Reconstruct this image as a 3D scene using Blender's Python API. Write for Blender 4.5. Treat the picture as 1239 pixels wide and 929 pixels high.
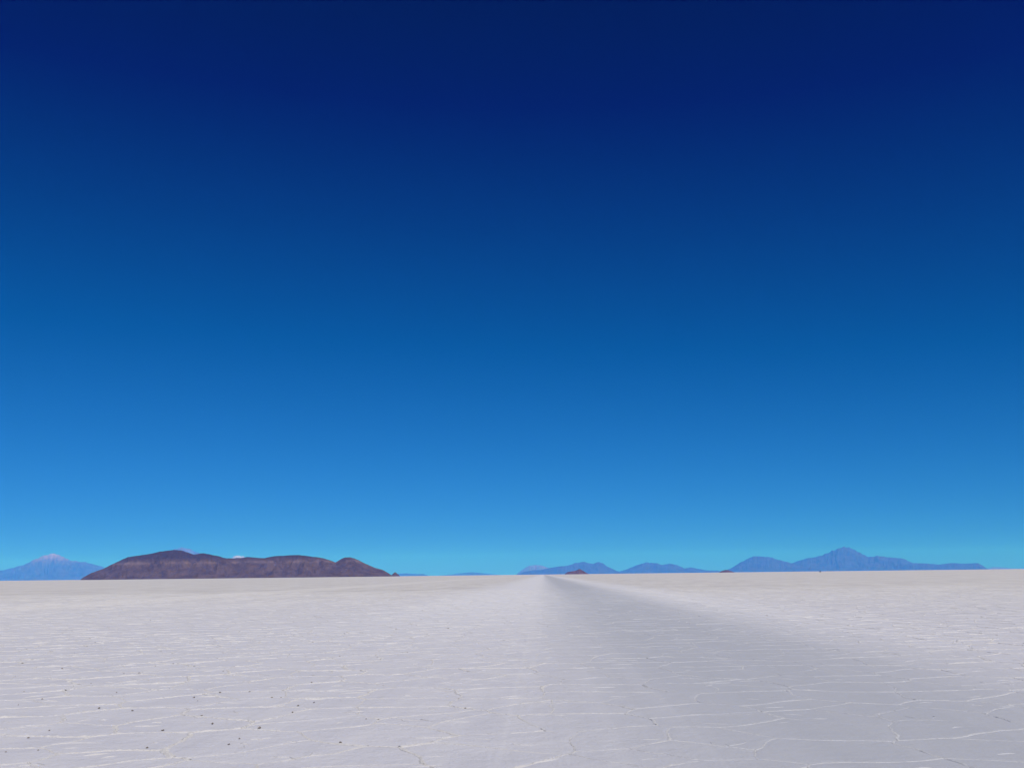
import bpy, math, random
import numpy as np
from mathutils import Vector, Matrix, noise as mn

# ------------------------------------------------------------------ clear
for o in list(bpy.data.objects):
    bpy.data.objects.remove(o)
scene = bpy.context.scene
col = scene.collection
R = math.radians
random.seed(11)
rng = np.random.default_rng(11)

# ------------------------------------------------------------------ camera
PW, PH, FPX = 1239.0, 929.0, 1216.0          # size and focal length of the photograph in its own pixels
CAM_H = 1.65
PITCH, ROLL, YAW = 10.74, 0.66, 1.66         # degrees: up, right side down, to the left of the track
cam_data = bpy.data.cameras.new("camera")
cam = bpy.data.objects.new("camera", cam_data)
col.objects.link(cam)
cam_data.sensor_width = 36.0
cam_data.lens = 36.0 * FPX / PW
cam_data.clip_start = 0.05
cam_data.clip_end = 400000.0
cam.location = (0, 0, CAM_H)
CAMROT = Matrix.Rotation(R(YAW), 3, 'Z') @ Matrix.Rotation(R(90 + PITCH), 3, 'X') @ Matrix.Rotation(R(-ROLL), 3, 'Z')
cam.rotation_euler = CAMROT.to_euler()
scene.camera = cam

# ------------------------------------------------------------------ sky, sun, exposure
SUN_EL, SUN_AZ = 54.0, 148.0                 # azimuth clockwise from +Y: the sun stands behind and to the right
world = bpy.data.worlds.new("World")
scene.world = world
world.use_nodes = True
wn = world.node_tree
wn.nodes.clear()
sky = wn.nodes.new("ShaderNodeTexSky")
sky.sky_type = 'NISHITA'
sky.sun_disc = False
sky.sun_elevation = R(SUN_EL)
sky.sun_rotation = R(SUN_AZ)
sky.altitude = 3650
sky.air_density = 1.0
sky.dust_density = 0.0
sky.ozone_density = 3.0
bg = wn.nodes.new("ShaderNodeBackground")
bg.inputs["Strength"].default_value = 0.1
wo = wn.nodes.new("ShaderNodeOutputWorld")
# one tone response for the whole sky: the photograph's deep, saturated blues
def wvec(op, a, b):
    n = wn.nodes.new("ShaderNodeVectorMath"); n.operation = op
    for i, v in enumerate((a, b)):
        if isinstance(v, tuple): n.inputs[i].default_value = v
        else: wn.links.new(v, n.inputs[i])
    return n.outputs[0]
SKY_PED, SKY_GAIN = (1.45, 1.26, 1.62), (0.112, 0.69, 1.02)
t = wvec('SUBTRACT', sky.outputs[0], SKY_PED)
t = wvec('MAXIMUM', t, wvec('MULTIPLY', sky.outputs[0], (0.0, 0.02, 0.12)))
t = wvec('MULTIPLY', t, SKY_GAIN)
t = wvec('DIVIDE', t, wvec('ADD', (1.0, 1.0, 1.0), wvec('MULTIPLY', t, (0.0, 0.185, 0.025))))   # soft shoulder
wn.links.new(t, bg.inputs[0])
wn.links.new(bg.outputs[0], wo.inputs[0])

sd = bpy.data.lights.new("sun", 'SUN')
sd.energy = 4.0
sd.angle = R(0.5)
sd.color = (1.0, 0.965, 0.92)
sun = bpy.data.objects.new("sun", sd)
col.objects.link(sun)
sv = Vector((math.sin(R(SUN_AZ)) * math.cos(R(SUN_EL)), math.cos(R(SUN_AZ)) * math.cos(R(SUN_EL)), math.sin(R(SUN_EL))))
sun.rotation_euler = sv.to_track_quat('Z', 'Y').to_euler()
sun.location = (0, 0, 50)

scene.view_settings.view_transform = 'Standard'
scene.view_settings.look = 'None'
scene.view_settings.exposure = 0.0
scene.view_settings.gamma = 1.0
scene.view_settings.use_curve_mapping = False
scene.cycles.volume_bounces = 2

# ------------------------------------------------------------------ helpers
def link(name, verts, faces, mats, parent=None, smooth=False, loc=None, midx=None):
    me = bpy.data.meshes.new(name)
    me.from_pydata(verts, [], faces)
    for m in (mats if isinstance(mats, (list, tuple)) else [mats]):
        me.materials.append(m)
    if midx is not None:
        me.polygons.foreach_set("material_index", midx)
    if smooth:
        me.polygons.foreach_set("use_smooth", [True] * len(me.polygons))
    me.update()
    o = bpy.data.objects.new(name, me)
    col.objects.link(o)
    if parent is not None: o.parent = parent
    if loc is not None: o.location = loc
    return o

def tag(o, label=None, cat=None, group=None, kind=None):
    if label: o["label"] = label
    if cat: o["category"] = cat
    if group: o["group"] = group
    if kind: o["kind"] = kind
    return o

def ray(px, py):
    """direction of a pixel of the photograph"""
    return CAMROT @ Vector(((px - PW / 2) / FPX, -(py - PH / 2) / FPX, -1.0)).normalized()

def on_ground(px, py):
    d = ray(px, py)
    t = -CAM_H / d.z
    return Vector((d.x * t, d.y * t, 0.0))

HZ = ((-80, 701.5), (0, 701.0), (100, 700.5), (480, 697.5), (640, 696.0), (860, 692.5), (960, 691.3), (1180, 687.3), (1239, 687.0), (1300, 686.5))
def horizon_y(px):                       # the salt's edge in the photograph (slightly bowed by the lens)
    return float(np.interp(px, [a for a, b in HZ], [b for a, b in HZ]))
def straight_y(px):                      # where this camera sees it
    d = CAMROT.inverted() @ Vector((0, 1, 0))
    lo, hi = 500.0, 800.0
    for _ in range(40):
        m = (lo + hi) / 2
        if ray(px, m).z > 0: lo = m
        else: hi = m
    return lo

# ------------------------------------------------------------------ materials
class NT:
    def __init__(s, name):
        s.m = bpy.data.materials.new(name); s.m.use_nodes = True
        s.t = s.m.node_tree; s.t.nodes.clear()
        s.out = s.t.nodes.new("ShaderNodeOutputMaterial")
        s.b = s.t.nodes.new("ShaderNodeBsdfPrincipled")
        s.t.links.new(s.b.outputs[0], s.out.inputs[0])
        s.pos = s.t.nodes.new("ShaderNodeNewGeometry").outputs["Position"]
    def put(s, sock, v):
        if isinstance(v, bpy.types.NodeSocket): s.t.links.new(v, sock)
        else: sock.default_value = v
    def vm(s, op, a, b=None):
        n = s.t.nodes.new("ShaderNodeVectorMath"); n.operation = op
        s.put(n.inputs[0], a)
        if b is not None: s.put(n.inputs[1], b)
        return n.outputs["Value"] if op in ('LENGTH', 'DISTANCE', 'DOT_PRODUCT') else n.outputs[0]
    def ma(s, op, a, b=0.0, c=None, clamp=False):
        n = s.t.nodes.new("ShaderNodeMath"); n.operation = op; n.use_clamp = clamp
        s.put(n.inputs[0], a); s.put(n.inputs[1], b)
        if c is not None: s.put(n.inputs[2], c)
        return n.outputs[0]
    def noise(s, vec, scale, detail=3.0, rough=0.55, dist=0.0):
        n = s.t.nodes.new("ShaderNodeTexNoise")
        s.put(n.inputs["Vector"], vec); n.inputs["Scale"].default_value = scale
        n.inputs["Detail"].default_value = detail; n.inputs["Roughness"].default_value = rough
        n.inputs["Distortion"].default_value = dist
        return n.outputs[0]
    def ss(s, v, a, b):                   # smooth step from a to b
        n = s.t.nodes.new("ShaderNodeMapRange"); n.interpolation_type = 'SMOOTHSTEP'
        s.put(n.inputs[0], v); n.inputs[1].default_value = a; n.inputs[2].default_value = b
        return n.outputs[0]
    def mix(s, f, a, b):
        n = s.t.nodes.new("ShaderNodeMix"); n.data_type = 'RGBA'
        s.put(n.inputs[0], f)
        s.put(n.inputs[6], a if isinstance(a, bpy.types.NodeSocket) else (*a, 1.0))
        s.put(n.inputs[7], b if isinstance(b, bpy.types.NodeSocket) else (*b, 1.0))
        return n.outputs[2]
    def sep(s, v):
        n = s.t.nodes.new("ShaderNodeSeparateXYZ"); s.put(n.inputs[0], v); return n.outputs
    def bump(s, h, strength, dist, normal=None):
        n = s.t.nodes.new("ShaderNodeBump")
        n.inputs["Strength"].default_value = strength; n.inputs["Distance"].default_value = dist
        s.put(n.inputs["Height"], h)
        if normal is not None: s.put(n.inputs["Normal"], normal)
        return n.outputs[0]
    def attr(s, name):
        n = s.t.nodes.new("ShaderNodeAttribute"); n.attribute_name = name; return n.outputs["Fac"]

TRACK_L, TRACK_R = 0.35, 6.4              # the driven track, metres right of the camera

def zones(n):
    """where along x the salt is driven over (all fixed to the place): track, pale shoulders, second track"""
    x = n.sep(n.pos)[0]
    stretch = n.vm('MULTIPLY', n.pos, (1.0, 0.05, 1.0))
    wob = n.ma('MULTIPLY', n.ma('SUBTRACT', n.noise(stretch, 0.5, 3.0), 0.5), 2.2)
    xw = n.ma('ADD', x, wob)
    track = n.ma('MULTIPLY', n.ss(xw, TRACK_L - 1.8, TRACK_L + 2.4), n.ss(xw, TRACK_R + 3.4, TRACK_R - 2.2))
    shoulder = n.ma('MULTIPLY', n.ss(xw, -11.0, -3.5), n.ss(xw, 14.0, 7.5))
    far = n.ma('MULTIPLY', n.ss(xw, -35.5, -33.0), n.ss(xw, -27.0, -29.5))
    return xw, track, shoulder, far

def salt_material(name, ridge=False):
    n = NT(name)
    xw, track, shoulder, far = zones(n)
    big = n.noise(n.pos, 0.06, 4.0)
    mid = n.noise(n.pos, 0.9, 4.0, 0.6)
    fine = n.noise(n.pos, 26.0, 4.0, 0.65)
    streak = n.noise(n.vm('MULTIPLY', n.pos, (2.4, 0.02, 1.0)), 1.0, 4.0, 0.6)
    if ridge:
        c = n.mix(n.ss(mid, 0.3, 0.7), (0.605, 0.588, 0.582), (0.56, 0.552, 0.565))
        c = n.mix(n.ss(fine, 0.55, 0.8), c, (0.46, 0.42, 0.39))
        c = n.mix(n.ma('MULTIPLY', track, 0.8), c, (0.495, 0.51, 0.55))
        n.put(n.b.inputs["Base Color"], c)
        n.b.inputs["Roughness"].default_value = 0.85
        h = n.ma('ADD', n.ma('MULTIPLY', n.noise(n.pos, 30.0, 5.0, 0.7), 1.0), 0.0)
        n.put(n.b.inputs["Normal"], n.bump(h, 0.7, 0.03))
    else:
        cell = n.mix(n.ss(mid, 0.3, 0.72), (0.505, 0.507, 0.565), (0.56, 0.558, 0.605))
        # away from the driven lanes the crust is rougher and creamier; past the modelled ridges their colour takes over
        dist = n.vm('LENGTH', n.pos)
        rough_far = n.ma('MULTIPLY', n.ss(dist, 25.0, 130.0), n.ma('SUBTRACT', 1.0, n.ma('MULTIPLY', shoulder, 0.35)))
        cream = n.mix(n.ss(big, 0.35, 0.65), (0.50, 0.485, 0.485), (0.55, 0.535, 0.53))
        c = n.mix(rough_far, cell, cream)
        patch = n.noise(n.vm('MULTIPLY', n.pos, (0.35, 0.07, 1.0)), 1.0, 6.0, 0.7)
        c = n.mix(n.ma('MULTIPLY', n.ma('MULTIPLY', n.ss(patch, 0.48, 0.62), rough_far), 0.6), c, (0.615, 0.60, 0.595))
        c = n.mix(n.ma('MULTIPLY', n.ma('MULTIPLY', n.ss(patch, 0.50, 0.38), rough_far), 0.45), c, (0.42, 0.40, 0.40))
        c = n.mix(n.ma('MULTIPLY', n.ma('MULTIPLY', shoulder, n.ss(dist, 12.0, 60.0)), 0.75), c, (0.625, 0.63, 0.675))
        c = n.mix(n.ma('MULTIPLY', far, 0.5), c, (0.64, 0.62, 0.61))
        c = n.mix(n.ma('MULTIPLY', track, 0.9), c, n.mix(n.ss(streak, 0.3, 0.7), (0.388, 0.404, 0.45), (0.405, 0.42, 0.466)))
        c = n.mix(n.ma('MULTIPLY', n.ma('MULTIPLY', n.ss(streak, 0.45, 0.7), n.ma('MULTIPLY', shoulder, n.ma('SUBTRACT', 1.0, track))), 0.25), c, (0.60, 0.60, 0.63))
        rut = n.noise(n.vm('MULTIPLY', n.pos, (5.5, 0.012, 1.0)), 1.0, 2.0, 0.5)
        driven = n.ma('MULTIPLY', shoulder, n.ma('SUBTRACT', 1.0, n.ma('MULTIPLY', track, 0.85)))
        c = n.mix(n.ma('MULTIPLY', n.ma('MULTIPLY', n.ss(rut, 0.60, 0.68), driven), 0.12), c, (0.68, 0.68, 0.71))
        c = n.mix(n.ma('MULTIPLY', n.ma('MULTIPLY', n.ss(rut, 0.40, 0.32), driven), 0.14), c, (0.36, 0.37, 0.41))
        sp = n.noise(n.pos, 9.0, 5.0, 0.75)
        c = n.mix(n.ma('MULTIPLY', n.ss(sp, 0.60, 0.78), 0.4), c, (0.62, 0.60, 0.59))
        c = n.mix(n.ma('MULTIPLY', n.ss(sp, 0.36, 0.26), n.ma('MULTIPLY', n.ma('SUBTRACT', 1.0, shoulder), 0.5)), c, (0.30, 0.27, 0.25))
        grit = n.noise(n.pos, 48.0, 3.0, 0.7)
        c = n.mix(n.ma('MULTIPLY', n.ss(grit, 0.58, 0.72), 0.4), c, (0.66, 0.65, 0.65))
        c = n.mix(n.ma('MULTIPLY', n.ss(grit, 0.42, 0.30), 0.35), c, (0.33, 0.32, 0.33))
        n.put(n.b.inputs["Base Color"], c)
        n.put(n.b.inputs["Roughness"], n.ma('SUBTRACT', 0.8, n.ma('MULTIPLY', track, 0.15)))
        h = n.ma('ADD', n.ma('MULTIPLY', fine, 0.6), n.ma('MULTIPLY', n.noise(n.pos, 4.0, 5.0, 0.65), 1.6))
        h = n.ma('MULTIPLY', h, n.ma('SUBTRACT', 1.0, n.ma('MULTIPLY', track, 0.6)))
        n.put(n.b.inputs["Normal"], n.bump(h, 0.6, 0.035))
    n.b.inputs["Specular IOR Level"].default_value = 0.25
    return n.m

M_SALT = salt_material("salt_crust")
M_RIDGE = salt_material("salt_ridge_crust", ridge=True)

# ------------------------------------------------------------------ the ground sheet: salt flat and driven track, edge to edge
def graded(limit, first=4.0, k=1.55):
    v = [0.0]; s = first
    while v[-1] < limit:
        v.append(min(limit, v[-1] + s)); s *= k
    return v
GZ = -0.012
FARX, FARY = 150000.0, 150000.0
ys = sorted(set([-y for y in graded(FARY)] + graded(FARY)))
def strip(xs):
    verts, faces = [], []
    for y in ys:
        for x in xs: verts.append((x, y, GZ))
    w = len(xs)
    for j in range(len(ys) - 1):
        for i in range(w - 1):
            faces.append((j * w + i, j * w + i + 1, (j + 1) * w + i + 1, (j + 1) * w + i))
    return verts, faces
xl = sorted(TRACK_L - x for x in graded(FARX))
xr = [TRACK_R + x for x in graded(FARX)]
v1, f1 = strip(xl); v2, f2 = strip(xr)
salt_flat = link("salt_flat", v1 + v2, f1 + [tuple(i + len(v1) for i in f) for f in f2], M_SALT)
tag(salt_flat, "white cracked salt flat reaching to the horizon", kind="structure")
v, f = strip([TRACK_L, (TRACK_L + TRACK_R) / 2, TRACK_R])
track = link("vehicle_track", v, f, M_SALT)
tag(track, "smooth blue grey driven track running straight across the salt", kind="structure")

# ------------------------------------------------------------------ salt polygons (Voronoi cells of a jittered grid)
CELL = 1.04
YMAX = 115.0
def h2(i, j, k):
    n = (i * 374761393 + j * 668265263 + k * 2147483647 + 12345) & 0xffffffff
    n = ((n ^ (n >> 13)) * 1274126177) & 0xffffffff
    return ((n ^ (n >> 16)) & 0xffff) / 65535.0
def seed_pt(i, j):
    return ((i + 0.5 + 0.86 * (h2(i, j, 1) - 0.5)) * CELL * 1.12, (j + 0.5 + 0.86 * (h2(i, j, 2) - 0.5)) * CELL)
def warp(x, y):
    a = mn.noise((x * 0.9, y * 0.9, 3.1)); b = mn.noise((x * 0.9, y * 0.9, 9.7))
    c = mn.noise((x * 3.3, y * 3.3, 5.5)); d = mn.noise((x * 3.3, y * 3.3, 1.5))
    return x + 0.22 * a + 0.055 * c, y + 0.22 * b + 0.055 * d
def clip(poly, ax, ay, bx, by):
    mx, my = (ax + bx) / 2, (ay + by) / 2
    nx, ny = bx - ax, by - ay
    out = []
    for k in range(len(poly)):
        p, q = poly[k - 1], poly[k]
        dp = (p[0] - mx) * nx + (p[1] - my) * ny
        dq = (q[0] - mx) * nx + (q[1] - my) * ny
        if (dp > 0) != (dq > 0):
            t = dp / (dp - dq)
            out.append((p[0] + t * (q[0] - p[0]), p[1] + t * (q[1] - p[1])))
        if dq <= 0: out.append(q)
    return out
OFFS = sorted([(a, b) for a in range(-2, 3) for b in range(-2, 3) if (a, b) != (0, 0)], key=lambda t: t[0] ** 2 + t[1] ** 2)
cells, edges = [], {}
for j in range(-5, int(YMAX / CELL)):
    yc = (j + 0.5) * CELL
    half = 6.5 + max(0.0, yc) * 0.58
    for i in range(int(-half / (CELL * 1.12)) - 1, int(half / (CELL * 1.12)) + 1):
        sx, sy = seed_pt(i, j)
        poly = [(sx - 3, sy - 3), (sx + 3, sy - 3), (sx + 3, sy + 3), (sx - 3, sy + 3)]
        for a, b in OFFS:
            qx, qy = seed_pt(i + a, j + b)
            poly = clip(poly, sx, sy, qx, qy)
        cells.append((sx, sy, poly))
        for k in range(len(poly)):
            p, q = poly[k - 1], poly[k]
            if math.hypot(p[0] - q[0], p[1] - q[1]) < 0.05: continue
            key = (round((p[0] + q[0]) * 100), round((p[1] + q[1]) * 100))
            if key not in edges: edges[key] = (p, q)

CINV = CAMROT.inverted()
def view(x, y, z=0.0):                    # pixel of the photograph that shows a point, or None
    d = CINV @ Vector((x, y, z - CAM_H))
    if d.z > -0.1: return None
    return (PW / 2 + FPX * d.x / -d.z, PH / 2 - FPX * d.y / -d.z)
def shown(x, y):
    p = view(x, y)
    return p is not None and -40 < p[0] < PW + 40 and p[1] < PH + 25

def plate_mesh(sx, sy, poly, n_edge, detailed):
    """a thin salt plate: flat top dishing slightly to the middle, edge rolled down into the joint"""
    ring = []
    for k in range(len(poly)):
        p, q = poly[k - 1], poly[k]
        L = math.hypot(p[0] - q[0], p[1] - q[1])
        m = max(1, int(round(L * n_edge)))
        for s in range(m):
            ring.append(warp(p[0] + (q[0] - p[0]) * s / m, p[1] + (q[1] - p[1]) * s / m))
    cx, cy = warp(sx, sy)
    n = len(ring)
    tx, ty, dz = random.uniform(-.003, .003), random.uniform(-.003, .003), random.uniform(-.002, .002)
    verts, faces = [], []
    def put(f, z):
        for x, y in ring:
            X, Y = (x - cx) * f, (y - cy) * f
            verts.append((X, Y, z + tx * X + ty * Y))
    if detailed:
        put(0.997, -0.011); put(0.985, 0.001 + dz); put(0.88, 0.004 + dz)
        rings = 3
    else:
        put(0.997, -0.011); put(0.97, 0.002 + dz)
        rings = 2
    for r in range(rings - 1):
        for k in range(n):
            a, b = r * n + k, r * n + (k + 1) % n
            faces.append((a, b, b + n, a + n))
    verts.append((0, 0, dz))
    c = len(verts) - 1
    base = (rings - 1) * n
    for k in range(n):
        faces.append((base + k, base + (k + 1) % n, c))
    return (cx, cy), verts, faces

def in_track(x): return TRACK_L < x < TRACK_R
cand = [(c[1], k) for k, c in enumerate(cells) if c[1] > 4 and shown(c[0], c[1])]
cand.sort()
single = set(k for d, k in cand[:300])
stuff = {True: ([], []), False: ([], [])}
for k, (sx, sy, poly) in enumerate(cells):
    if k in single:
        c, v, f = plate_mesh(sx, sy, poly, 5.0, True)
        link("salt_plate", v, f, M_SALT, track if in_track(c[0]) else salt_flat, loc=(c[0], c[1], 0))
    else:
        c, v, f = plate_mesh(sx, sy, poly, 3.0 if sy < 40 else 1.5, False)
        V, F = stuff[in_track(c[0])]
        b = len(V)
        V.extend((x + c[0], y + c[1], z) for x, y, z in v)
        F.extend(tuple(i + b for i in t) for t in f)
for side, par in ((True, track), (False, salt_flat)):
    o = link("salt_plates", stuff[side][0], stuff[side][1], M_SALT, par)
    o["kind"] = "stuff"

# ------------------------------------------------------------------ raised salt ridges along the polygon edges
def worn(x):                               # how far traffic has flattened the ridges
    t = 1.0
    if -3.0 < x < TRACK_R + 2.0:
        t = 0.5
    if TRACK_L - 0.3 < x < TRACK_R + 0.3:
        t = 0.2
    return t
def ridge_mesh(p, q, seg, cross, near):
    L = math.hypot(p[0] - q[0], p[1] - q[1])
    m = max(2, int(round(L * seg)))
    pts = [warp(p[0] + (q[0] - p[0]) * s / m, p[1] + (q[1] - p[1]) * s / m) for s in range(m + 1)]
    mid = pts[m // 2]
    es = h2(int(mid[0] * 100), int(mid[1] * 100), 7)
    strong = (0.25 + 0.75 * es) if es > 0.22 else 0.12
    # some ridge lines are thrust up higher than others
    strong *= 0.75 + 0.9 * max(0.0, mn.noise((mid[0] * 0.35, mid[1] * 0.35, 2.2)) + 0.15)
    w0 = worn(mid[0])
    fade = 1.0 - 0.8 * min(1.0, max(0.0, (mid[1] - 30.0) / 85.0))
    verts, faces = [], []
    for s, (x, y) in enumerate(pts):
        a, b = pts[max(0, s - 1)], pts[min(m, s + 1)]
        tx, ty = b[0] - a[0], b[1] - a[1]
        l = math.hypot(tx, ty) or 1.0
        nx, ny = -ty / l, tx / l
        lump = mn.noise((x * 8, y * 8, 0.3)) + 0.6 * mn.noise((x * 21, y * 21, 4.3))
        br = max(0.10, min(1.0, 0.62 + 1.7 * mn.noise((x * 1.7, y * 1.7, 7.7))))
        h = (0.004 + 0.016 * strong * br * (1.0 + 0.8 * lump)) * (0.3 + 0.7 * w0) * fade
        w = (0.017 + 0.034 * strong * (0.4 + 0.6 * br)) * (1 + 0.4 * mn.noise((x * 7, y * 7, 6.6))) * (0.6 + 0.4 * w0) * (0.5 + 0.5 * fade)
        jig = 0.4 * w * mn.noise((x * 13, y * 13, 8.8))
        for c in cross:
            if abs(c) == 1: z = -0.012
            else:
                z = 0.002 + h * (1 - abs(c) ** 1.3)
                if near: z += 0.009 * mn.noise((x * 24 + c * 9, y * 24, 2.0)) * (0.4 + w0) - 0.002
            o = c * w + jig
            verts.append((x + nx * o - mid[0], y + ny * o - mid[1], z))
    W = len(cross)
    for s in range(m):
        for k in range(W - 1):
            a = s * W + k
            faces.append((a, a + W, a + W + 1, a + 1))
    return mid, verts, faces
elist = sorted(edges.values(), key=lambda e: e[0][1] + e[1][1])
n_single = {True: 0, False: 0}
rst = {True: ([], []), False: ([], [])}
for p, q in elist:
    mx, my = (p[0] + q[0]) / 2, (p[1] + q[1]) / 2
    tr = in_track(mx)
    if my > 4 and shown(mx, my) and n_single[tr] < (100 if tr else 200):
        n_single[tr] += 1
        c, v, f = ridge_mesh(p, q, 30, (-1, -0.75, -0.4, 0, 0.4, 0.75, 1), True)
        link("salt_ridge", v, f, M_RIDGE, track if tr else salt_flat, loc=(c[0], c[1], 0))
    else:
        if my < 30: c, v, f = ridge_mesh(p, q, 20, (-1, -0.6, -0.1, 0.3, 0.7, 1), True)
        elif my < 60: c, v, f = ridge_mesh(p, q, 9, (-1, -0.2, 0.3, 1), False)
        else: c, v, f = ridge_mesh(p, q, 5, (-1, 0, 1), False)
        V, F = rst[tr]
        b = len(V)
        V.extend((x + c[0], y + c[1], z) for x, y, z in v)
        F.extend(tuple(i + b for i in t) for t in f)
# short low crusts scattered between the main ridges
for sx, sy, poly in cells:
    if not (3.0 < sy < 32.0): continue
    for _ in range(random.choice((1, 2, 2, 3, 4))):
        px_, py_ = sx + random.uniform(-.6, .6), sy + random.uniform(-.55, .55)
        L = random.uniform(0.05, 0.2) * (1.6 if random.random() < .2 else 1.0)
        a = random.gauss(0.0, 0.7)
        tr = in_track(px_)
        if tr and random.random() < 0.45: continue
        m = 6 if sy < 25 else 3
        hh = random.uniform(0.004, 0.012) * (0.35 + 0.65 * worn(px_))
        ww = random.uniform(0.008, 0.026)
        V, F = rst[tr]
        b = len(V)
        bend = random.uniform(-.35, .35) * L
        for s_ in range(m + 1):
            u = s_ / m * 2 - 1
            X = px_ + math.cos(a) * u * L - math.sin(a) * bend * u * u
            Y = py_ + math.sin(a) * u * L + math.cos(a) * bend * u * u
            e = max(0.0, 1 - u * u)
            k = 1 + 0.5 * mn.noise((X * 19, Y * 19, 3.0))
            for c in (-1, 0, 1):
                V.append((X - math.sin(a) * c * ww * (0.3 + e) * k, Y + math.cos(a) * c * ww * (0.3 + e) * k, -0.012 if c else 0.003 + hh * e * k))
        for s_ in range(m):
            for c in range(2):
                q_ = b + s_ * 3 + c
                F.append((q_, q_ + 3, q_ + 4, q_ + 1))
for side, par in ((True, track), (False, salt_flat)):
    o = link("salt_ridges", rst[side][0], rst[side][1], M_RIDGE, par)
    o["kind"] = "stuff"

# ------------------------------------------------------------------ brown clods on the ridges of the untrodden side
n = NT("brown_clod")
n.put(n.b.inputs["Base Color"], n.mix(n.ss(n.noise(n.pos, 35.0, 3.0), 0.35, 0.7), (0.13, 0.108, 0.088), (0.33, 0.285, 0.245)))
n.b.inputs["Roughness"].default_value = 0.95
n.put(n.b.inputs["Normal"], n.bump(n.noise(n.pos, 60.0, 4.0, 0.7), 0.8, 0.02))
M_CLOD = n.m
def clod_mesh(k):
    """a broken clod: two or three fused angular lumps with a flat foot"""
    import bmesh
    bm = bmesh.new()
    for part in range(2 + k % 2):
        r = bmesh.ops.create_icosphere(bm, subdivisions=2, radius=1.0)
        off = Vector((random.uniform(-.9, .9), random.uniform(-.7, .7), 0)) if part else Vector((0, 0, 0))
        sc = Vector((random.uniform(.7, 1.2), random.uniform(.6, 1.0), random.uniform(.5, .95))) * (1.0 if part == 0 else random.uniform(.4, .7))
        for vtx in r['verts']:
            d = 1 + 0.45 * mn.noise(vtx.co * 1.5 + Vector((k * 7.3, part * 3.1, 0))) + 0.2 * mn.noise(vtx.co * 4 + Vector((k, part, 5)))
            vtx.co = Vector((vtx.co.x * sc.x * d, vtx.co.y * sc.y * d, vtx.co.z * sc.z * d)) + off
            if vtx.co.z < -0.25: vtx.co.z = -0.25
    me = bpy.data.meshes.new("brown_clod")
    bm.to_mesh(me); bm.free()
    me.materials.append(M_CLOD)
    return me
clod_meshes = [clod_mesh(k) for k in range(6)]
CL = [(7, 910), (46, 908), (34, 893), (197, 884), (257, 876), (290, 894), (277, 901), (314, 881), (354, 862), (361, 854), (235, 844),
      (266, 838), (188, 806), (51, 846), (29, 837), (244, 866), (377, 826), (336, 795), (411, 794), (178, 905), (302, 837), (239, 848),
      (110, 827), (141, 838), (340, 844), (75, 809), (160, 860), (563, 857), (60, 884), (22, 853), (329, 844), (412, 899), (443, 870),
      (270, 812), (90, 790), (150, 815), (380, 850), (120, 857)]
for k, (px, py) in enumerate(CL):
    g = on_ground(px, py)
    o = bpy.data.objects.new("salt_clod", clod_meshes[k % 6])
    col.objects.link(o)
    s = random.uniform(0.006, 0.013) * (1.25 if k < 12 else 1.0) * (1 + 0.012 * max(0, g.y - 12))
    o.location = (g.x, g.y, 0.006 + s * 0.2)
    o.rotation_euler = (0, 0, random.uniform(0, 6.28))
    o.scale = (s * 1.4, s, s * 0.9)
    tag(o, "small brown clod on the salt left of the driven track", "clod", "brown clods scattered over the salt")

# ------------------------------------------------------------------ mountains and islands
def rock_material(name, dark, mid, light, scale, snow=None, snow_z=None, band=None, top=None):
    n = NT(name)
    a = n.noise(n.vm('MULTIPLY', n.pos, (1, 1, 0.45)), scale, 5.0, 0.62)
    b = n.noise(n.pos, scale * 5.5, 4.0, 0.65)
    c = n.mix(n.ss(a, 0.32, 0.66), dark, mid)
    z = n.sep(n.pos)[2]
    if top:                               # the dark scrub and rock of the upper slopes
        zz = n.ma('ADD', z, n.ma('MULTIPLY', n.ma('SUBTRACT', a, 0.5), top[0] * 0.35))
        c = n.mix(n.ma('MULTIPLY', n.ss(zz, top[0] * 0.92, top[0] * 1.12), 0.85), c, top[1])
    c = n.mix(n.ma('MULTIPLY', n.ss(b, 0.56, 0.74), 0.5), c, light)
    if band:                              # old shoreline terrace
        zz = n.ma('ADD', z, n.ma('MULTIPLY', n.ma('SUBTRACT', b, 0.5), band[1] * 2.5))
        f = n.ma('MULTIPLY', n.ss(zz, band[0] - band[1], band[0]), n.ss(zz, band[0] + band[1], band[0]))
        c = n.mix(n.ma('MULTIPLY', f, n.ma('MULTIPLY', n.ss(a, 0.35, 0.6), 0.8)), c, band[2])
    if snow:
        zz = n.ma('ADD', z, n.ma('MULTIPLY', n.ma('SUBTRACT', b, 0.5), snow_z[1] * 2.2))
        c = n.mix(n.ss(zz, snow_z[0] - snow_z[1], snow_z[0] + snow_z[1]), c, snow)
    n.put(n.b.inputs["Base Color"], c)
    n.b.inputs["Roughness"].default_value = 0.95
    n.b.inputs["Specular IOR Level"].default_value = 0.1
    n.put(n.b.inputs["Normal"], n.bump(b, 0.45, 0.2 / scale))
    return n.m

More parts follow.
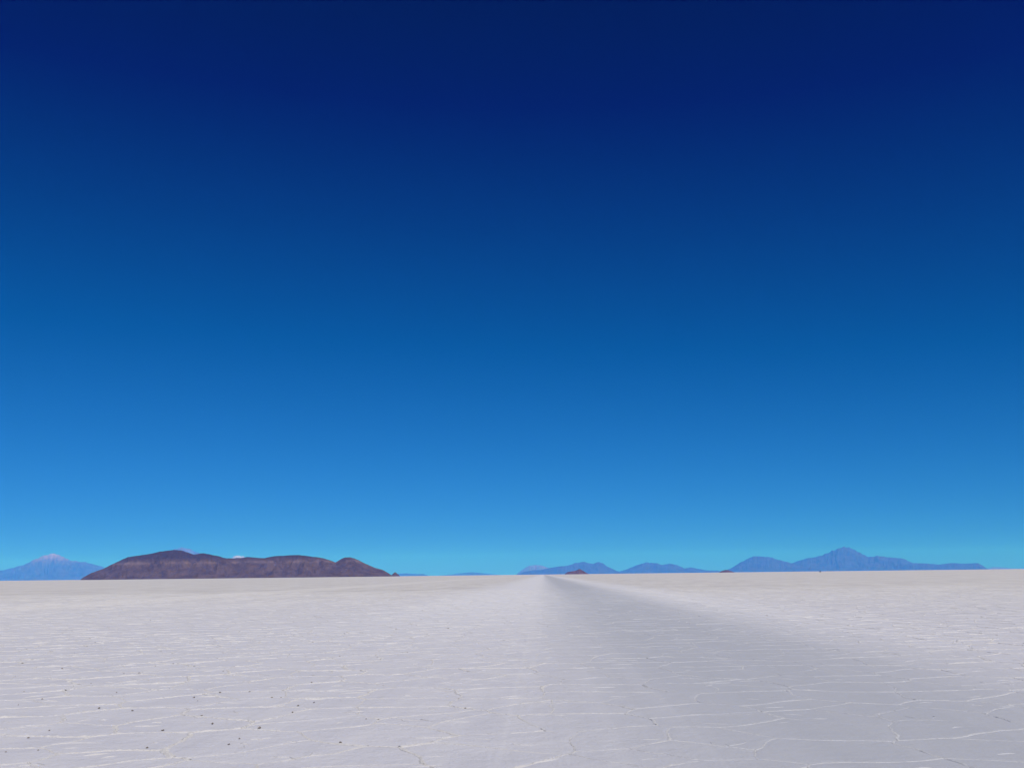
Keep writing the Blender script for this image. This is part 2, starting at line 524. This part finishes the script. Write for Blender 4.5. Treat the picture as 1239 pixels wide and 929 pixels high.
def terrain(name, label, prof, D, depth, mat, gully=0.35, freq=None, seed=0.0, nu=220, nv=26, terrace=None, rough=0.05):
    """a ridge whose crest follows the skyline of the photograph, with depth, spurs and gullies"""
    X, H = [], []
    for px, py in prof:
        hp = horizon_y(px) - py
        d = ray(px, straight_y(px) - hp)
        t = D / d.y
        X.append(d.x * t); H.append(max(0.0, CAM_H + d.z * t))
    x0, x1 = X[0], X[-1]
    span = x1 - x0
    freq = freq or 14.0 / span
    hmax = max(H)
    cx = (x0 + x1) / 2
    verts, faces = [], []
    for i in range(nu + 1):
        u = i / nu
        x = x0 + span * u
        h = float(np.interp(x, X, H))
        h *= 1 + rough * mn.fractal((x * freq * 4, seed, 0.5), 0.9, 2.1, 4)
        crest = 0.22 * mn.noise((x * freq * 0.35, seed + 4.0, 0.0))
        ends = min(1.0, 6 * u, 6 * (1 - u))
        for j in range(nv + 1):
            s = -1 + 2 * j / nv                         # nv is even: one row of points lies on the crest
            v = crest + s * (1 + crest if s < 0 else 1 - crest)
            k = 1 - abs(s)                              # 1 on the crest, 0 at the foot
            prof_s = k ** 1.15 * 0.55 + (k * k * (3 - 2 * k)) * 0.45
            y = v * depth * (0.35 + 0.65 * ends ** 0.5)
            wx = x * freq + 0.9 * mn.noise((x * freq * 0.6, v * 2.2 + seed, seed + 2.0))
            g = 1 - abs(mn.fractal((wx + 0.8 * abs(s), 1.7 * s + seed, seed), 0.8, 2.0, 5)) * 1.6
            spur = gully * (g - 0.6) * 4 * k * (1 - k)
            z = h * (prof_s + spur * 0.6)
            if terrace and k < 0.98:
                tz = terrace * hmax
                z = z + 0.10 * hmax * math.exp(-((z - tz) / (0.05 * hmax)) ** 2) * (1 - k)
            if k < 1: z = min(z, h * 0.995)
            if k <= 1e-6 or i in (0, nu): z = -8.0
            verts.append((x * (D + y) / D - cx, y, z))       # the range bends round the plain
    W = nv + 1
    for i in range(nu):
        for j in range(nv):
            a = i * W + j
            faces.append((a, a + W, a + W + 1, a + 1))
    o = link(name, verts, faces, mat, smooth=True, loc=(cx, D, 0.0))
    tag(o, label, kind="structure")
    return o

M_ISLE = rock_material("island_rock", (0.068, 0.043, 0.040), (0.125, 0.082, 0.070), (0.26, 0.19, 0.16), 0.013,
                       band=(122.0, 16.0, (0.19, 0.135, 0.118)), top=(150.0, (0.050, 0.034, 0.037)))
M_ISLET = rock_material("islet_rock", (0.085, 0.045, 0.04), (0.15, 0.085, 0.07), (0.22, 0.15, 0.13), 0.02)
M_BLUE = rock_material("mountain_rock", (0.042, 0.046, 0.052), (0.068, 0.070, 0.075), (0.115, 0.112, 0.11), 0.0011)
M_VOLC = rock_material("volcano_rock", (0.045, 0.046, 0.05), (0.08, 0.078, 0.08), (0.15, 0.135, 0.13), 0.0012,
                       snow=(0.42, 0.32, 0.31), snow_z=(1500.0, 620.0))
M_PINK = rock_material("pale_peak_rock", (0.09, 0.08, 0.085), (0.15, 0.13, 0.13), (0.22, 0.19, 0.18), 0.0012)
M_SNOW = rock_material("snowy_peak_rock", (0.10, 0.09, 0.09), (0.16, 0.14, 0.14), (0.22, 0.20, 0.19), 0.0012,
                       snow=(0.44, 0.43, 0.43), snow_z=(1330.0, 200.0))

terrain("brown_island", "long dark brown rocky island on the salt with three humps and a pale terrace",
        [(97, 700.6), (101, 697.5), (109, 693), (126, 686.7), (143, 678.3), (155, 673), (178, 670), (195, 666.8), (210, 664.7), (222, 666),
         (233, 670.2), (247, 669.2), (261, 671.6), (271, 674.5), (282, 675.4), (299, 674), (320, 675), (334, 673), (357, 671.4), (374, 673),
         (391, 675.6), (406, 680.4), (412, 677), (418, 674.5), (423, 674.6), (429, 675.8), (441, 682), (454, 687.6), (463, 689.8), (468, 692.6), (472, 695.2), (476, 697.6)],
        8200.0, 620.0, M_ISLE, gully=0.42, seed=1.3, nu=520, nv=44, terrace=0.52, freq=0.0052, rough=0.02)
terrain("rock_islet", "tiny dark rock islet off the right end of the long brown island",
        [(472, 697.6), (475, 695), (478, 692.6), (480, 693.8), (484, 697.4)], 8300.0, 60.0, M_ISLE, seed=2.1, nu=40, nv=14)
terrain("reddish_islet", "low reddish islet in front of the twin topped blue mountain",
        [(683, 695.3), (686, 693), (690, 692), (696, 691.2), (701, 689), (704, 690.2), (708, 692.6), (713, 695)], 11000.0, 160.0, M_ISLET, seed=3.3, nu=60, nv=16)
terrain("dark_islet", "small dark domed islet beside the foot of the rounded blue mountain",
        [(870, 692.4), (873, 690.6), (877, 689.5), (880, 689.3), (884, 690.6), (889, 692.2)], 11500.0, 120.0, M_ISLET, seed=4.4, nu=50, nv=16)

terrain("snow_capped_volcano", "hazy blue volcano with pinkish snowy top left of the brown island",
        [(-75, 701.4), (-40, 694), (0, 688.8), (15, 685.6), (31, 681.4), (44, 674), (56, 669.9), (62, 669.2), (67, 668.9), (77, 672), (84, 677), (94, 678.3),
         (107, 680), (117, 682.5), (126, 685.6), (145, 692), (170, 700)], 66000.0, 5500.0, M_VOLC, gully=0.5, seed=5.2, nu=260, nv=40)
terrain("pale_peak", "pale pinkish peak showing just above the highest hump of the brown island",
        [(130, 700), (160, 688), (190, 672), (205, 666), (219, 662.4), (225, 662.8), (231, 664.6), (240, 668.8), (262, 680), (300, 699)], 70000.0, 4500.0, M_PINK, seed=6.1)
terrain("snowy_peak", "white snowy summit peeking over the saddle of the brown island",
        [(235, 699.5), (258, 686), (272, 679), (280, 675), (285, 672.5), (289, 672.1), (293, 672.6), (297, 674.6), (312, 684), (340, 698.6)], 76000.0, 4200.0, M_SNOW, seed=7.7)
terrain("distant_ridge", "faint thin blue ridge just past the islet of the brown island",
        [(468, 697.5), (480, 694.8), (490, 694), (497, 694.6), (506, 695), (512, 694.7), (519, 697.2)], 72000.0, 2500.0, M_BLUE, seed=8.8, nu=80, nv=14)
terrain("distant_ridge", "faintest low blue ridge alone on the horizon left of the track's end",
        [(533, 696.9), (548, 695.4), (557, 694.2), (570, 692.9), (582, 693.9), (594, 695.2), (606, 696.3)], 80000.0, 2500.0, M_BLUE, seed=9.8, nu=90, nv=14)
terrain("pale_hill", "pale blue hill behind the left foot of the twin topped mountain",
        [(624, 696.1), (632, 690), (639, 685.6), (648, 684.2), (655, 684.8), (663, 687.6), (676, 695.6)], 82000.0, 3000.0, M_PINK, seed=10.1, nu=90, nv=16)
terrain("blue_mountain", "blue hazy mountain with two tops behind the reddish islet",
        [(626, 696.1), (634, 692.6), (646, 690.4), (654, 690.2), (662, 688.4), (675, 686), (688, 684.7), (697, 681.5), (708, 680), (713, 682), (718, 682.6), (725, 680.2),
         (731, 683), (735, 685.8), (745, 690.4), (756, 694.2)], 60000.0, 3200.0, M_BLUE, seed=11.4, gully=0.2, nu=260, nv=32)
terrain("blue_mountain", "blue hazy mountain chain with low humps between the two islets",
        [(738, 694.5), (748, 692), (757, 689.5), (770, 684), (782, 680.6), (795, 681.5), (801, 683.5), (811, 681.8), (820, 684), (828, 687.5), (836, 686.4),
         (845, 688), (855, 689.8), (868, 690), (882, 692.2)], 62000.0, 3200.0, M_BLUE, seed=12.9, gully=0.2, nu=260, nv=32)
terrain("blue_mountain", "rounded blue hazy mountain next to the tall pointed volcano",
        [(868, 692.4), (878, 689.8), (884, 687.7), (896, 680.4), (911, 672.8), (919, 672.2), (934, 674.5), (949, 678.7), (961, 681.6), (978, 686), (1000, 690.6)],
        61000.0, 3600.0, M_BLUE, seed=13.5, gully=0.2, nu=260, nv=34)
terrain("blue_volcano", "tall pointed blue volcano with broad shoulders rising over the salt",
        [(935, 691.6), (950, 685), (960, 680.8), (973, 676), (994, 672), (1007, 665.8), (1016, 662.4), (1021, 661.2), (1024, 661.6), (1027, 660.6), (1036, 665.8), (1050, 672.5),
         (1061, 671.8), (1073, 673.2), (1088, 673.6), (1096, 676), (1104, 679.7), (1118, 684), (1135, 688)], 63000.0, 4600.0, M_BLUE, seed=14.2, gully=0.22, nu=320, nv=40)
terrain("blue_mesa", "long flat topped blue mesa ending in a steep drop right of the tall volcano",
        [(1086, 689), (1096, 682), (1104, 680), (1122, 680.4), (1136, 681.5), (1151, 679.7), (1167, 680.4), (1183, 679.3), (1188, 682), (1193, 685.4), (1197, 687.1)],
        60000.0, 2600.0, M_BLUE, seed=15.7, nu=200, nv=28)
terrain("pale_hill", "very faint pale hills past the steep end of the blue mesa",
        [(1190, 687.1), (1200, 684.8), (1207, 684.6), (1214, 685.2), (1222, 685.9), (1240, 686.6), (1262, 686.8)], 88000.0, 2500.0, M_PINK, seed=16.6, nu=90, nv=14)

# ------------------------------------------------------------------ far vehicle: a dark speck below the tall volcano
n = NT("dark_paint"); n.put(n.b.inputs["Base Color"], n.mix(n.noise(n.pos, 3.0), (0.015, 0.018, 0.024), (0.03, 0.033, 0.04))); n.b.inputs["Roughness"].default_value = 0.4; M_CAR = n.m
n = NT("rubber"); n.put(n.b.inputs["Base Color"], n.mix(n.noise(n.pos, 8.0), (0.012, 0.012, 0.012), (0.03, 0.03, 0.03))); n.b.inputs["Roughness"].default_value = 0.9; M_RUB = n.m
n = NT("window_glass"); n.put(n.b.inputs["Base Color"], n.mix(n.noise(n.pos, 2.0), (0.01, 0.012, 0.015), (0.02, 0.022, 0.026))); n.b.inputs["Roughness"].default_value = 0.1; M_GLS = n.m
def box(a, b, taper=0.0):
    (x0, y0, z0), (x1, y1, z1) = a, b
    t = taper
    v = [(x0, y0, z0), (x1, y0, z0), (x1, y1, z0), (x0, y1, z0), (x0 + t, y0 + t, z1), (x1 - t, y0 + t, z1), (x1 - t, y1 - t, z1), (x0 + t, y1 - t, z1)]
    return v, [(3, 2, 1, 0), (4, 5, 6, 7), (0, 1, 5, 4), (1, 2, 6, 5), (2, 3, 7, 6), (3, 0, 4, 7)]
def wheel(x, y):
    v, f = [], []
    N = 14
    for sx in (-.12, .12):
        for k in range(N):
            a = 2 * math.pi * k / N
            v.append((x + sx, y + .37 * math.cos(a), .37 + .37 * math.sin(a)))
    for k in range(N): f.append((k, (k + 1) % N, N + (k + 1) % N, N + k))
    f.append(tuple(range(N - 1, -1, -1))); f.append(tuple(range(N, 2 * N)))
    return v, f
d = ray(992.3, straight_y(992.3))
car = bpy.data.objects.new("off_road_vehicle", None)
col.objects.link(car)
car.location = (d.x / d.y * 1550.0, 1550.0, GZ)
car.rotation_euler = (0, 0, R(-14))
tag(car, "tiny dark vehicle far out on the salt below the tall pointed volcano", "vehicle")
link("body", *box((-.9, -2.2, .42), (.9, 2.2, 1.12), .05), M_CAR, car)
link("cabin", *box((-.85, -2.1, 1.12), (.85, 0.9, 1.9), .16), M_CAR, car)
link("windscreen", *box((-.66, .80, 1.2), (.66, .90, 1.75), .04), M_GLS, car)
link("rear_window", *box((-.66, -2.10, 1.2), (.66, -2.0, 1.75), .04), M_GLS, car)
link("bumper", *box((-.85, -2.35, .45), (.85, -2.2, .65)), M_RUB, car)
link("bumper", *box((-.85, 2.2, .45), (.85, 2.35, .65)), M_RUB, car)
for x in (-.8, .8):
    for y in (-1.4, 1.4):
        link("wheel", *wheel(x, y), M_RUB, car)

# ------------------------------------------------------------------ the air: thin blue haze over the whole plain
HAZE_D = 2.4e-5
v, f = box((-140000, -60000, -12.0), (140000, 100000, 1900.0))
haze = link("haze", v, f, [])
haze["kind"] = "stuff"
hm = bpy.data.materials.new("haze_air"); hm.use_nodes = True
hm.node_tree.nodes.clear()
ho = hm.node_tree.nodes.new("ShaderNodeOutputMaterial")
hv = hm.node_tree.nodes.new("ShaderNodeVolumePrincipled")
hv.inputs["Color"].default_value = (0.025, 0.235, 1.0, 1)
hv.inputs["Absorption Color"].default_value = (1, 1, 1, 1)
hv.inputs["Density"].default_value = HAZE_D
hv.inputs["Anisotropy"].default_value = -0.25
hm.node_tree.links.new(hv.outputs[0], ho.inputs["Volume"])
haze.data.materials.clear()
haze.data.materials.append(hm)
